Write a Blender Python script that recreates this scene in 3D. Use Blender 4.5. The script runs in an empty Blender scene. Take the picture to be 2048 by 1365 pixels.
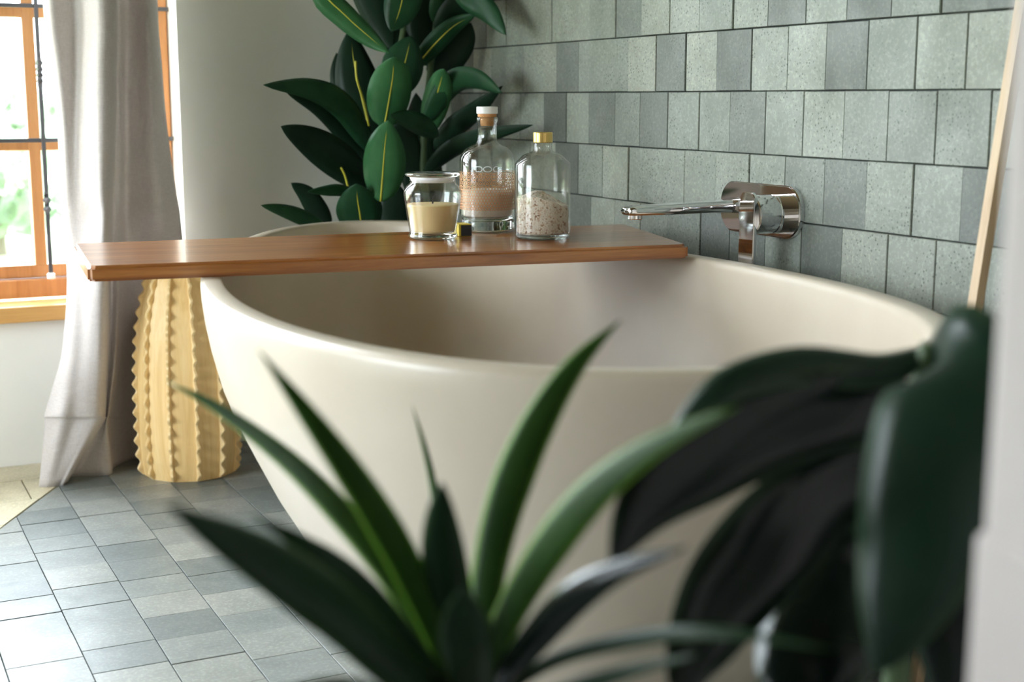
import bpy, bmesh, math, random
import numpy as np
from mathutils import Vector, Matrix
random.seed(7)
sc = bpy.context.scene
COL = sc.collection
PI = math.pi

# ------------------------------------------------------------------ camera, world, light, exposure
# axes: +Y runs along the tiled wall away from the lens, +X towards the tiled wall, Z up
F = 2800.0; CAMH = 0.805
PITCH = math.atan(487 / F); YAW = math.radians(26.144)
camd = bpy.data.cameras.new('camera'); cam = bpy.data.objects.new('camera', camd); COL.objects.link(cam)
cam.location = (0, 0, CAMH); cam.rotation_euler = (PI/2 - PITCH, 0, -YAW)
camd.sensor_width = 36; camd.lens = F / 2048 * 36; camd.clip_start = 0.02
camd.dof.use_dof = True; camd.dof.focus_distance = 2.33; camd.dof.aperture_fstop = 4.2
sc.camera = cam
sc.view_settings.view_transform = 'Standard'; sc.view_settings.look = 'None'
sc.view_settings.exposure = 0.64; sc.view_settings.gamma = 1.0; sc.view_settings.use_curve_mapping = False
world = bpy.data.worlds.new('sky'); sc.world = world; world.use_nodes = True
bg = world.node_tree.nodes['Background']
bg.inputs[0].default_value = (0.87, 0.94, 1.03, 1); bg.inputs[1].default_value = 16.0
sc.cycles.max_bounces = 10; sc.cycles.diffuse_bounces = 6; sc.cycles.glossy_bounces = 5
sc.cycles.transmission_bounces = 10; sc.cycles.transparent_max_bounces = 20
sc.cycles.sample_clamp_indirect = 12
def portal(name, loc, rot, sx, sy):
    l = bpy.data.lights.new(name, 'AREA'); l.shape = 'RECTANGLE'; l.size = sx; l.size_y = sy
    l.cycles.is_portal = True
    o = bpy.data.objects.new(name, l); COL.objects.link(o); o.location = loc; o.rotation_euler = rot
WX0, WX1, WZ0, WZ1 = -1.25, 0.735, 0.36, 2.2        # window in the back wall
LY0, LY1, LZ0, LZ1 = 1.35, 2.55, 0.35, 1.5           # unseen window added in the left wall for extra daylight
YB, XT, XL, YF, ZC = 3.19, 1.383, -1.7, -1.3, 2.5   # back wall, tiled wall, left wall, wall behind lens, ceiling
portal('window_daylight', ((WX0+WX1)/2, YB+0.30, (WZ0+WZ1)/2), (-PI/2, 0, 0), WX1-WX0, WZ1-WZ0)
portal('window_daylight', (XL-0.28, (LY0+LY1)/2, (LZ0+LZ1)/2), (PI/2, 0, -PI/2), LY1-LY0, LZ1-LZ0)

# ------------------------------------------------------------------ pixel helpers (a pixel gives a direction, the plane gives the distance)
FWD = Vector((math.sin(YAW)*math.cos(PITCH), math.cos(YAW)*math.cos(PITCH), -math.sin(PITCH)))
RGT = Vector((math.cos(YAW), -math.sin(YAW), 0)); UPV = RGT.cross(FWD)
CAM = Vector((0, 0, CAMH))
def ray(x, y): return RGT*((x-1024)/F) + UPV*((682.5-y)/F) + FWD
def on(x, y, axis, val):
    d = ray(x, y); return CAM + d*((val-CAM[axis])/d[axis])
def onX(x, y, v): return on(x, y, 0, v)
def onY(x, y, v): return on(x, y, 1, v)
def onZ(x, y, v): return on(x, y, 2, v)
def dep(x, y, d): return CAM + ray(x, y)*d
def proj(P):
    q = Vector(P)-CAM; k = q.dot(FWD); return 1024+F*q.dot(RGT)/k, 682.5-F*q.dot(UPV)/k

# ------------------------------------------------------------------ materials
def mat(name, col=(.8,.8,.8), rough=.5, metal=0, spec=.5, **kw):
    m = bpy.data.materials.new(name); m.use_nodes = True
    b = m.node_tree.nodes['Principled BSDF']
    b.inputs['Base Color'].default_value = (*col, 1); b.inputs['Roughness'].default_value = rough
    b.inputs['Metallic'].default_value = metal; b.inputs['Specular IOR Level'].default_value = spec
    for k, v in kw.items(): b.inputs[k].default_value = v
    return m
class NT:
    def __init__(s, m): s.t = m.node_tree; s.n = s.t.nodes; s.b = s.n.get('Principled BSDF')
    def new(s, ty, **kw):
        n = s.n.new(ty)
        for k, v in kw.items():
            if k.startswith('_'): setattr(n, k[1:], v)
            else: n.inputs[k.replace('0', ' ')].default_value = v
        return n
    def link(s, a, b): s.t.links.new(a, b)
    def ramp(s, fac, stops, interp='LINEAR'):
        r = s.n.new('ShaderNodeValToRGB'); r.color_ramp.interpolation = interp
        e = r.color_ramp.elements
        while len(e) < len(stops): e.new(.5)
        for q, (p, c) in zip(e, stops): q.position = p; q.color = (*c, 1) if len(c) == 3 else c
        s.link(fac, r.inputs[0]); return r.outputs[0]
    def mix(s, fac, a, b, mode='MIX'):
        m = s.n.new('ShaderNodeMix'); m.data_type = 'RGBA'; m.blend_type = mode
        for sock, v in ((m.inputs[0], fac), (m.inputs[6], a), (m.inputs[7], b)):
            if isinstance(v, (int, float)): sock.default_value = v
            elif isinstance(v, tuple): sock.default_value = (*v, 1)
            else: s.link(v, sock)
        return m.outputs[2]
    def coords(s, scale=(1,1,1), kind='Object', rnd=False):
        tc = s.n.new('ShaderNodeTexCoord'); mp = s.n.new('ShaderNodeMapping'); mp.inputs['Scale'].default_value = scale
        if kind == 'World':
            g = s.n.new('ShaderNodeNewGeometry'); s.link(g.outputs['Position'], mp.inputs[0])
        else: s.link(tc.outputs[kind], mp.inputs[0])
        return mp.outputs[0]
    def noise(s, vec, scale, detail=4, rough=.55, dist=0):
        n = s.n.new('ShaderNodeTexNoise'); n.inputs['Scale'].default_value = scale; n.inputs['Detail'].default_value = detail
        n.inputs['Roughness'].default_value = rough; n.inputs['Distortion'].default_value = dist
        s.link(vec, n.inputs['Vector']); return n.outputs[0]
    def bump(s, h, strength=.3, dist=.002):
        b = s.n.new('ShaderNodeBump'); b.inputs['Strength'].default_value = strength; b.inputs['Distance'].default_value = dist
        s.link(h, b.inputs['Height']); s.link(b.outputs[0], s.b.inputs['Normal'])
    def base(s, c): s.link(c, s.b.inputs['Base Color'])
    def rough(s, c): s.link(c, s.b.inputs['Roughness'])
    def rnd(s):
        o = s.n.new('ShaderNodeObjectInfo'); return o.outputs['Random']

def stone_mat(name, stops, speck, rough_lo, rough_hi, speck_amt=.8):
    m = mat(name); t = NT(m); v = t.coords(kind='World')
    base = t.ramp(t.rnd(), stops)
    cloud = t.noise(v, 9, 5, .6, .3)
    c = t.mix(t.ramp(cloud, [(.35, (0,0,0)), (.72, (1,1,1))]), base, t.mix(.55, base, (.30,.33,.27), 'MULTIPLY'))
    c = t.mix(.75, base, c)
    fine = t.noise(v, 160, 4, .7)
    c = t.mix(t.ramp(fine, [(.50, (0,0,0)), (.62, (.8,.8,.8))]), c, t.mix(1, c, (1.38,1.38,1.34), 'MULTIPLY'))
    vo = t.n.new('ShaderNodeTexVoronoi'); vo.inputs['Scale'].default_value = 150; t.link(v, vo.inputs['Vector'])
    patch = t.noise(v, 14, 2)
    hole = t.mix(1, t.ramp(vo.outputs['Distance'], [(.16, (1,1,1)), (.30, (0,0,0))]), t.ramp(patch, [(.38, (0,0,0)), (.60, (speck_amt,)*3)]), 'MULTIPLY')
    c = t.mix(hole, c, speck)
    t.base(c)
    t.rough(t.ramp(cloud, [(.3, (rough_lo,)*3), (.7, (rough_hi,)*3)]))
    t.bump(t.mix(.4, fine, t.ramp(vo.outputs['Distance'], [(.05, (0,0,0)), (.2, (1,1,1))])), .25, .001)
    return m
M = {}
M['wall_tile'] = stone_mat('green_stone_tile', [(0, (.11,.122,.107)), (.2, (.15,.166,.146)), (.35, (.21,.23,.20)), (.7, (.245,.265,.228)), (1, (.285,.30,.255))], (.06,.075,.06), .42, .6)
M['floor_tile'] = stone_mat('grey_floor_tile', [(0, (.13,.155,.16)), (.4, (.19,.215,.215)), (.7, (.22,.24,.235)), (1, (.27,.285,.27))], (.08,.085,.08), .32, .46, .12)
M['cream_tile'] = stone_mat('cream_floor_tile', [(0, (.50,.46,.32)), (1, (.60,.55,.40))], (.35,.3,.2), .3, .5, .1)
M['grout'] = mat('dark_grout', (.035,.04,.038), .9)
M['floor_grout'] = mat('floor_grout', (.07,.075,.07), .9)
def plaster(name, col):
    m = mat(name, col, .85); t = NT(m); v = t.coords(kind='World')
    n = t.noise(v, 3.5, 4); t.base(t.ramp(n, [(.3, tuple(c*.94 for c in col)), (.7, col)]))
    t.bump(t.noise(v, 60, 4), .12, .003); return m
M['plaster'] = plaster('plaster', (.87,.86,.81))
M['partition'] = plaster('pale_plaster', (.58,.52,.50))
M['ceiling'] = plaster('timber_ceiling', (.17,.105,.06)); M['tan_wall'] = plaster('tan_plaster', (.34,.27,.19))
def wood(name, c1, c2, c3, scale, axis, rough=.35, coat=0):
    m = mat(name, c2, rough); t = NT(m)
    s = [26, 26, 26]; s[axis] = 1.6
    v = t.coords(tuple(a*scale for a in s))
    n = t.noise(v, 1.6, 6, .62, .8)
    n2 = t.noise(v, 9, 4, .7)
    c = t.ramp(n, [(.28, c1), (.5, c2), (.72, c3)])
    c = t.mix(t.ramp(n2, [(.45, (0,0,0)), (.75, (.35,.35,.35))]), c, c1)
    t.base(c); t.bump(n2, .06, .001); m.node_tree.nodes['Principled BSDF'].inputs['Coat Weight'].default_value = coat
    m.node_tree.nodes['Principled BSDF'].inputs['Coat Roughness'].default_value = .14
    return m
M['board'] = wood('varnished_wood', (.16,.048,.010), (.37,.125,.025), (.52,.22,.055), 1.0, 0, .3, .6)
M['window_wood'] = wood('orange_window_wood', (.42,.17,.05), (.55,.24,.08), (.62,.30,.11), 1, 2, .4, .2)
M['sill_wood'] = wood('yellow_sill_wood', (.52,.26,.07), (.64,.35,.11), (.70,.41,.15), 1, 0, .4, .2)
M['ladder_wood'] = wood('pale_ladder_wood', (.45,.30,.17), (.58,.42,.26), (.66,.50,.33), 1, 2, .55)
M['vase'] = wood('pale_yellow_wood', (.66,.40,.14), (.80,.56,.25), (.85,.63,.32), .8, 2, .42, .1)
M['vase_rib'] = wood('pale_yellow_rib', (.72,.47,.19), (.83,.61,.30), (.87,.67,.38), .8, 2, .42, .1)
M['tub'] = mat('matte_tub_stone', (.70,.655,.58), .36); _t = NT(M['tub']); _v = _t.coords(kind='World')
_t.base(_t.ramp(_t.noise(_v, 5, 5), [(.3, (.57,.49,.385)), (.7, (.62,.545,.44))]))
M['chrome'] = mat('chrome', (.78,.77,.79), .06, 1)
M['iron'] = mat('dark_iron', (.10,.10,.11), .45, .7)
def thin_glass(name, tint=(1,1,1), rough=.0, ior=.6):
    m = bpy.data.materials.new(name); m.use_nodes = True; t = m.node_tree; t.nodes.clear()
    o = t.nodes.new('ShaderNodeOutputMaterial'); mx = t.nodes.new('ShaderNodeMixShader'); lw = t.nodes.new('ShaderNodeLayerWeight'); lw.inputs[0].default_value = .5; pw = t.nodes.new('ShaderNodeMath'); pw.operation = 'POWER'; pw.inputs[1].default_value = 3.2
    t.links.new(lw.outputs['Facing'], pw.inputs[0]); fr = t.nodes.new('ShaderNodeMath'); fr.operation = 'MULTIPLY_ADD'; fr.use_clamp = True; fr.inputs[1].default_value = ior; fr.inputs[2].default_value = .04; t.links.new(pw.outputs[0], fr.inputs[0])
    tr = t.nodes.new('ShaderNodeBsdfTransparent'); tr.inputs[0].default_value = (*tint, 1)
    gl = t.nodes.new('ShaderNodeBsdfGlossy'); gl.inputs['Roughness'].default_value = rough
    t.links.new(fr.outputs[0], mx.inputs[0]); t.links.new(tr.outputs[0], mx.inputs[1]); t.links.new(gl.outputs[0], mx.inputs[2]); t.links.new(mx.outputs[0], o.inputs[0])
    return m
M['pane'] = thin_glass('window_glass', (.97,.985,.98))
M['bottle_glass'] = thin_glass('bottle_glass', (.96,.975,.967), .02, .85)
M['frosty_glass'] = thin_glass('dusty_bottle_glass', (.93,.935,.92), .08, .8)
M['thick_glass'] = mat('thick_glass', (.92,.97,.95), .02, 0, .5, **{'Transmission Weight': 1.0, 'IOR': 1.45})
def fabric(name, c1, c2):
    m = mat(name, c1, .9); t = NT(m); v = t.coords((700, 700, 90), 'World'); v2 = t.coords((60, 60, 900), 'World')
    a = t.noise(v, 1, 3); b = t.noise(v2, 1, 3)
    c = t.ramp(t.mix(.5, a, b), [(.35, c1), (.65, c2)]); t.base(c); t.bump(t.mix(.5, a, b), .25, .001)
    t.b.inputs['Sheen Weight'].default_value = .15
    tl = t.n.new('ShaderNodeBsdfTranslucent'); t.link(c, tl.inputs[0]); mx = t.n.new('ShaderNodeMixShader'); mx.inputs[0].default_value = .2
    o = t.n['Material Output']; t.link(t.b.outputs[0], mx.inputs[1]); t.link(tl.outputs[0], mx.inputs[2]); t.link(mx.outputs[0], o.inputs[0])
    return m
M['curtain'] = fabric('linen_curtain', (.52,.475,.455), (.66,.62,.60))
def leafmat(name, dark, light, rough=.32, trans=.12, rib=None):
    m = mat(name, dark, rough, 0, .2); t = NT(m); v = t.coords(kind='Object')
    c = t.ramp(t.noise(v, 14, 3), [(.3, dark), (.75, light)])
    uv = t.n.new('ShaderNodeUVMap'); sp = t.n.new('ShaderNodeSeparateXYZ'); t.link(uv.outputs[0], sp.inputs[0])
    if rib: c = t.mix(t.ramp(sp.outputs[0], [(.0, (1,1,1)), (.14, (0,0,0)), (.86, (0,0,0)), (1, (1,1,1))]), c, rib)
    w = t.n.new('ShaderNodeTexWave'); w.inputs['Scale'].default_value = 9; w.inputs['Distortion'].default_value = 1
    t.link(uv.outputs[0], w.inputs[0]); t.bump(w.outputs[1], .05, .001)
    t.base(c)
    tl = t.n.new('ShaderNodeBsdfTranslucent'); t.link(t.mix(1, c, (1.5,1.9,.8), 'MULTIPLY'), tl.inputs[0]); mx = t.n.new('ShaderNodeMixShader'); mx.inputs[0].default_value = trans
    t.link(t.b.outputs[0], mx.inputs[1]); t.link(tl.outputs[0], mx.inputs[2]); t.link(mx.outputs[0], t.n['Material Output'].inputs[0])
    return m
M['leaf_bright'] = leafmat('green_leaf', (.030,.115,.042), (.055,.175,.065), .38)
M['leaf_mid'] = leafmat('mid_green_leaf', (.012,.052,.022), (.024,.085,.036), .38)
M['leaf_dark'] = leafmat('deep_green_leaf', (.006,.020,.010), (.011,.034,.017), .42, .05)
M['midrib'] = mat('yellow_midrib', (.50,.46,.035), .5)
M['yucca'] = leafmat('yucca_leaf', (.016,.052,.006), (.032,.088,.011), .5, .30, (.20,.36,.04))
M['yucca_dark'] = leafmat('deep_yucca_leaf', (.008,.026,.010), (.014,.044,.017), .38, .12, (.05,.11,.03))
M['glossy_leaf'] = leafmat('glossy_dark_leaf', (.004,.008,.006), (.007,.013,.009), .17, .03, (.03,.05,.03))
M['glossy_green'] = leafmat('glossy_green_leaf', (.005,.018,.010), (.009,.028,.016), .34, .06, (.03,.06,.03))
M['stem'] = mat('brown_stem', (.10,.085,.05), .8)
M['green_stem'] = mat('green_stem', (.05,.09,.03), .6)
M['terracotta'] = mat('clay_pot', (.30,.18,.12), .8); M['white_pot'] = mat('white_pot', (.62,.61,.57), .5); M['grey_pot'] = mat('grey_pot', (.25,.25,.24), .7)
M['soil'] = mat('soil', (.03,.022,.016), 1)
M['wax'] = mat('cream_wax', (.80,.62,.34), .45, **{'Subsurface Weight': .25, 'Subsurface Radius': (.02,.012,.006), 'Subsurface Scale': 1.0})
M['seal'] = mat('white_seal', (.82,.82,.86), .35)
M['cork'] = wood('cork', (.36,.15,.045), (.52,.25,.09), (.60,.32,.14), 3, 0, .7)
M['white_cap'] = mat('white_cap', (.80,.79,.77), .4)
M['gold'] = mat('gold_cap', (.72,.50,.17), .28, .85)
M['print'] = mat('copper_print', (.58,.29,.13), .45)
M['letter'] = mat('pale_print', (.62,.66,.66), .4)
def salt(name, c1, c2, c3, sc_):
    m = mat(name, c1, .75); t = NT(m); v = t.coords(kind='Object')
    vo = t.n.new('ShaderNodeTexVoronoi'); vo.inputs['Scale'].default_value = sc_; t.link(v, vo.inputs['Vector'])
    sp = t.n.new('ShaderNodeSeparateXYZ'); t.link(vo.outputs['Color'], sp.inputs[0])
    t.base(t.ramp(sp.outputs[0], [(.0, c3), (.12, c2), (.4, c1), (1, c1)])); t.bump(vo.outputs['Distance'], .5, .002); return m
M['white_salt'] = salt('white_salt', (.86,.80,.76), (.80,.72,.66), (.78,.68,.60), 700)
M['herb_salt'] = salt('pink_herb_salt', (.80,.70,.61), (.62,.44,.32), (.28,.15,.09), 330)
M['box_yellow'] = mat('yellow_card', (.72,.56,.04), .5); M['box_black'] = mat('black_card', (.025,.025,.03), .5)
M['lawn'] = mat('lawn_grass', (.30,.38,.20), .9); M['shrub'] = mat('shrub_leaf', (.17,.25,.14), .6)
M['char'] = mat('burnt_wick', (.02,.02,.02), .9)

# ------------------------------------------------------------------ object helpers
def link(name, me, material, parent=None, smooth=False, world_pos=True):
    o = bpy.data.objects.new(name, me); COL.objects.link(o)
    if material and not me.materials: me.materials.append(M[material])
    if smooth: me.polygons.foreach_set('use_smooth', [True]*len(me.polygons))
    if parent:
        o.parent = parent
        if world_pos: o.matrix_parent_inverse = WM(parent).inverted()
    return o
def WM(o):
    m = Matrix.LocRotScale(o.location, o.rotation_euler, o.scale)
    return WM(o.parent) @ o.matrix_parent_inverse @ m if o.parent else m
def tag(o, label=None, cat=None, group=None, kind=None):
    for k, v in (('label', label), ('category', cat), ('group', group), ('kind', kind)):
        if v: o[k] = v
    return o
def empty(name, loc):
    o = bpy.data.objects.new(name, None); COL.objects.link(o); o.location = loc; o.empty_display_size = .05; return o
def mesh(name, vs, fs):
    me = bpy.data.meshes.new(name); me.from_pydata([tuple(v) for v in vs], [], fs); me.update(); return me
def boxes(name, lst, bevel=0, seg=2):
    bm = bmesh.new()
    for (x0, x1, y0, y1, z0, z1) in lst:
        r = bmesh.ops.create_cube(bm, size=1)
        for v in r['verts']:
            v.co = Vector(((x0+x1)/2 + v.co.x*(x1-x0), (y0+y1)/2 + v.co.y*(y1-y0), (z0+z1)/2 + v.co.z*(z1-z0)))
    if bevel: bmesh.ops.bevel(bm, geom=bm.edges[:], offset=bevel, segments=seg, affect='EDGES', profile=.5)
    me = bpy.data.meshes.new(name); bm.to_mesh(me); bm.free(); return me
HS = 1.0
def lathe(name, prof, n=48, loc=(0,0,0), closed_ends=True):
    vs, fs = [], []
    for r, z in prof:
        for k in range(n):
            a = 2*PI*k/n; vs.append((loc[0]+r*math.cos(a), loc[1]+r*math.sin(a), loc[2]+z*HS))
    m = len(prof)
    for i in range(m-1):
        for k in range(n):
            fs.append((i*n+k, i*n+(k+1) % n, (i+1)*n+(k+1) % n, (i+1)*n+k))
    if closed_ends: fs.append(tuple(range(n))[::-1]); fs.append(tuple((m-1)*n+k for k in range(n)))
    return mesh(name, vs, fs)
def tube(name, pts, rad, n=10):
    pts = [Vector(p) for p in pts]; rr = rad if isinstance(rad, (list, tuple)) else [rad]*len(pts)
    vs, fs = [], []
    for i, p in enumerate(pts):
        t = (pts[min(i+1, len(pts)-1)]-pts[max(i-1, 0)]).normalized()
        a = t.cross(Vector((.31, .2, .93))).normalized(); b = t.cross(a)
        for k in range(n):
            an = 2*PI*k/n; vs.append(p + a*(rr[i]*math.cos(an)) + b*(rr[i]*math.sin(an)))
    for i in range(len(pts)-1):
        for k in range(n): fs.append((i*n+k, i*n+(k+1) % n, (i+1)*n+(k+1) % n, (i+1)*n+k))
    fs.append(tuple(range(n))[::-1]); fs.append(tuple((len(pts)-1)*n+k for k in range(n)))
    return mesh(name, vs, fs)
def catmull(P, n):
    P = [Vector(p) for p in P]
    if len(P) == 2: return [P[0].lerp(P[1], i/n) for i in range(n+1)]
    Q = [P[0]*2-P[1]] + P + [P[-1]*2-P[-2]]; out = []
    for i in range(n+1):
        s = i/n*(len(P)-1); k = min(int(s), len(P)-2); t = s-k
        a, b, c, d = Q[k:k+4]
        out.append(.5*((2*b)+(c-a)*t+(2*a-5*b+4*c-d)*t*t+(3*b-a-3*c+d)*t**3))
    return out

# ------------------------------------------------------------------ the room
fl = link('floor', boxes('floor', [(XL-.3, XT+.3, YF-.3, YB+.3, -.2, -.008)]), 'floor_grout'); tag(fl, kind='structure')
tag(link('ceiling', boxes('ceiling', [(XL-.3, XT+.3, YF-.3, YB+.3, ZC, ZC+.2)]), 'ceiling'), kind='structure')
T = .3
wb = link('wall_back', boxes('wall_back', [(XL, WX0, YB, YB+T, -.05, ZC+.02), (WX1, XT+.02, YB, YB+T, -.05, ZC+.02), (WX0, WX1, YB, YB+T, -.05, WZ0-.035), (WX0, WX1, YB, YB+T, WZ1, ZC+.02)]), 'plaster'); tag(wb, kind='structure')
wr = link('wall_right', boxes('wall_right', [(XT+.008, XT+.3, YF, YB+.02, -.05, ZC+.02)]), 'grout'); tag(wr, kind='structure')
tag(link('wall_left', boxes('wall_left', [(XL-T, XL, YF, LY0, -.05, ZC+.02), (XL-T, XL, LY1, YB+T, -.05, ZC+.02), (XL-T, XL, LY0, LY1, -.05, LZ0), (XL-T, XL, LY0, LY1, LZ1, ZC+.02)]), 'plaster'), kind='structure')
tag(link('wall_front', boxes('wall_front', [(XL-T, XT+.3, YF-.3, YF, -.05, ZC+.02)]), 'tan_wall'), kind='structure')
# plaster partition end close to the lens, with a low plinth
pc = dep(1988, 640, .60)
PX, PY = pc.x, pc.y
wp = link('wall_partition', boxes('wall_partition', [(PX, XT+.006, PY-.22, PY, -.01, ZC+.01)], .004), 'partition'); tag(wp, kind='structure')
pl = dep(1953, 1200, .60)
zpl = dep(1970, 1085, .60).z
tag(link('trim_1', boxes('trim_1', [(PX-.003, XT+.004, PY-.225, PY+.003, 0, zpl)], .005, 3), 'partition'), kind='structure')

# ------------------------------------------------------------------ wall tiles
def unit_tile(name):
    b, d = .010, .006
    vs = [(-.5,-.5,-1), (.5,-.5,-1), (.5,.5,-1), (-.5,.5,-1), (-.5,-.5,-.14), (.5,-.5,-.14), (.5,.5,-.14), (-.5,.5,-.14),
          (-.5+b,-.5+b,0), (.5-b,-.5+b,0), (.5-b,.5-b,0), (-.5+b,.5-b,0)]
    fs = [(8,9,10,11)] + [(4+i, 4+(i+1) % 4, 8+(i+1) % 4, 8+i) for i in range(4)] + [(i, (i+1) % 4, 4+(i+1) % 4, 4+i) for i in range(4)]
    return mesh(name, vs, fs)
wt_mesh = unit_tile('wall_tile'); wt_mesh.materials.append(M['wall_tile'])
ROWZ = [.508-.103*k for k in range(5, 0, -1)] + [.508, .6105, .7135, .8155, .917, 1.0185] + [1.0185+.1015*k for k in range(1, 15)]
ROWPX = {5: [1050,1090,1135,1182,1230,1281,1336,1401,1459,1530,1601,1683,1774,1869,1970],
         6: [1010,1060,1111,1157,1206,1257,1368,1430,1497,1568,1647,1732,1825,1922,2030],
         7: [1040,1087,1132,1177,1231,1281,1336,1398,1459,1530,1606,1688,1777,1873,1981],
         8: [983,1045,1112,1157,1257,1313,1371,1433,1503,1575,1652,1736,1832,1933,2040],
         9: [1012,1048,1103,1180,1232,1284,1341,1401,1468,1537,1614,1697,1787,1885,1980]}
def y_of_px(px, z):
    lo, hi = .6, 3.4
    for _ in range(40):
        m = (lo+hi)/2
        if proj((XT, m, z))[0] > px: lo = m
        else: hi = m
    return lo
rest_v, rest_f = [], []
def add_rest(vs, fs, co):
    b = len(vs)
    vs.extend(co[v] for v in range(len(co)))
    fs.extend(tuple(b+i for i in f) for f in UT_F)
UT_V = [v.co.copy() for v in wt_mesh.vertices]; UT_F = [tuple(p.vertices) for p in wt_mesh.polygons]
for r in range(len(ROWZ)-1):
    z0, z1 = ROWZ[r], ROWZ[r+1]; zm = (z0+z1)/2
    js = [y_of_px(p, zm) for p in ROWPX.get(r, [])] or [2.0+random.uniform(-.05, .05)]
    js = sorted(js)
    while js[-1] < YB-.13: js.append(js[-1]+random.choice([.07, .1, .105, .1]))
    js.append(YB)
    while js[0] > PY+.1: js.insert(0, js[0]-random.choice([.1, .105, .098]))
    for a, b in zip(js, js[1:]):
        if b-a < .02: continue
        g0, g1 = random.choice([.0002,.0004,.001]), random.choice([.0002,.0004,.0012])
        h0, h1 = random.uniform(.0005,.0012), random.uniform(.0005,.0012)
        pr = random.uniform(-.0022, .0012)
        cy, sy, cz, sz = (a+g0+b-g1)/2, b-a-g0-g1, (z0+h0+z1-h1)/2, z1-z0-h0-h1
        mtx = Matrix.Translation((XT+pr, cy, cz)) @ Matrix(((0,0,-.010,0), (-sy,0,0,0), (0,sz,0,0), (0,0,0,1)))
        if r in ROWPX and b > 1.1:
            o = bpy.data.objects.new('wall_tile', wt_mesh); COL.objects.link(o); o.parent = wr; o.matrix_local = mtx
            o.rotation_euler.x += random.uniform(-.003, .003)
        else: add_rest(rest_v, rest_f, [mtx @ v for v in UT_V])
o = link('wall_tile_rest', mesh('wall_tile_rest', rest_v, rest_f), 'wall_tile', wr); tag(o, kind='stuff')

# ------------------------------------------------------------------ floor tiles (grey grid, cream tiles along the window wall beyond a slanting cut)
CUT_A, CUT_B = onZ(30, 1036, 0).xy, onZ(118, 970, 0).xy
nrm = Vector((-(CUT_B-CUT_A).y, (CUT_B-CUT_A).x)).normalized()      # points to the window side
if nrm.y < 0: nrm = -nrm
def clip(poly, n, c):          # keep n.p <= c
    out = []
    for i, p in enumerate(poly):
        q = poly[(i+1) % len(poly)]; dp, dq = n.dot(p)-c, n.dot(q)-c
        if dp <= 0: out.append(p)
        if dp*dq < 0: out.append(p.lerp(q, dp/(dp-dq)))
    return out
cc = nrm.dot(CUT_A)
def tile_geo(poly, ztop):
    n = len(poly); c = sum(poly, Vector((0,0)))/n
    ins = [p+(c-p).normalized()*.0007 for p in poly]
    vs = [(p.x, p.y, -.009) for p in poly]+[(p.x, p.y, ztop-.0006) for p in poly]+[(p.x, p.y, ztop) for p in ins]
    fs = [tuple(2*n+i for i in range(n))]
    for i in range(n):
        j = (i+1) % n; fs += [(i, j, n+j, n+i), (n+i, n+j, 2*n+j, 2*n+i)]
    return vs, fs
def put_floor(poly, material, rest):
    if len(poly) < 3: return
    area = abs(sum(poly[i].x*poly[(i+1) % len(poly)].y-poly[(i+1) % len(poly)].x*poly[i].y for i in range(len(poly))))/2
    if area < 2e-4: return
    vs, fs = tile_geo(poly, random.uniform(-.0006, .0008))
    c = sum(poly, Vector((0,0)))/len(poly)
    px, py = proj((c.x, c.y, 0))
    seen = c.y > 1.3 and -60 < px < 1150 and 880 < py < 1420 and (c.x < .62+.15*(c.y-1.5) or c.y > 2.6)
    if seen:
        me = mesh('floor_tile', [(x-c.x, y-c.y, z) for x, y, z in vs], fs); o = link('floor_tile', me, material, fl, world_pos=False); o.location = (c.x, c.y, 0)
    else:
        b = len(rest[0]); rest[0].extend(vs); rest[1].extend(tuple(b+i for i in f) for f in fs)
restg, restc = ([], []), ([], [])
V0, DV = .2915, .1085
for k in range(-19, 11):
    x0, x1 = V0+k*DV, V0+(k+1)*DV
    y = YF+random.uniform(0, .1)
    while y < YB:
        d = random.choice([.086, .09, .1, .104, .108]); g = random.choice([.0006,.0012,.002])
        poly = [Vector((x0+.0007, y+g/2)), Vector((x1-.0007, y+g/2)), Vector((x1-.0007, min(y+d, YB)-g/2)), Vector((x0+.0007, min(y+d, YB)-g/2))]
        if x0 < .45: poly = clip(poly, nrm, cc-.002)
        put_floor(poly, 'floor_tile', restg); y += d
for k in range(-9, 4):
    x0, x1 = .335-.26+k*.26, .335+k*.26
    for y0, y1 in ((3.06, YB), (2.90, 3.06), (2.74, 2.90), (2.58, 2.74)):
        s = .13 if int(y0*100) % 32 > 15 else 0
        poly = [Vector((x0+s+.0012, y0+.001)), Vector((x1+s-.0012, y0+.001)), Vector((x1+s-.0012, y1-.001)), Vector((x0+s+.0012, y1-.001))]
        poly = clip(clip(poly, -nrm, -cc-.003), Vector((1, 0)), .47)
        put_floor(poly, 'cream_tile', restc)
for rst, mt in ((restg, 'floor_tile'), (restc, 'cream_tile')):
    if rst[0]: tag(link('floor_tile_rest', mesh('floor_tile_rest', *rst), mt, fl), kind='stuff')

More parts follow.
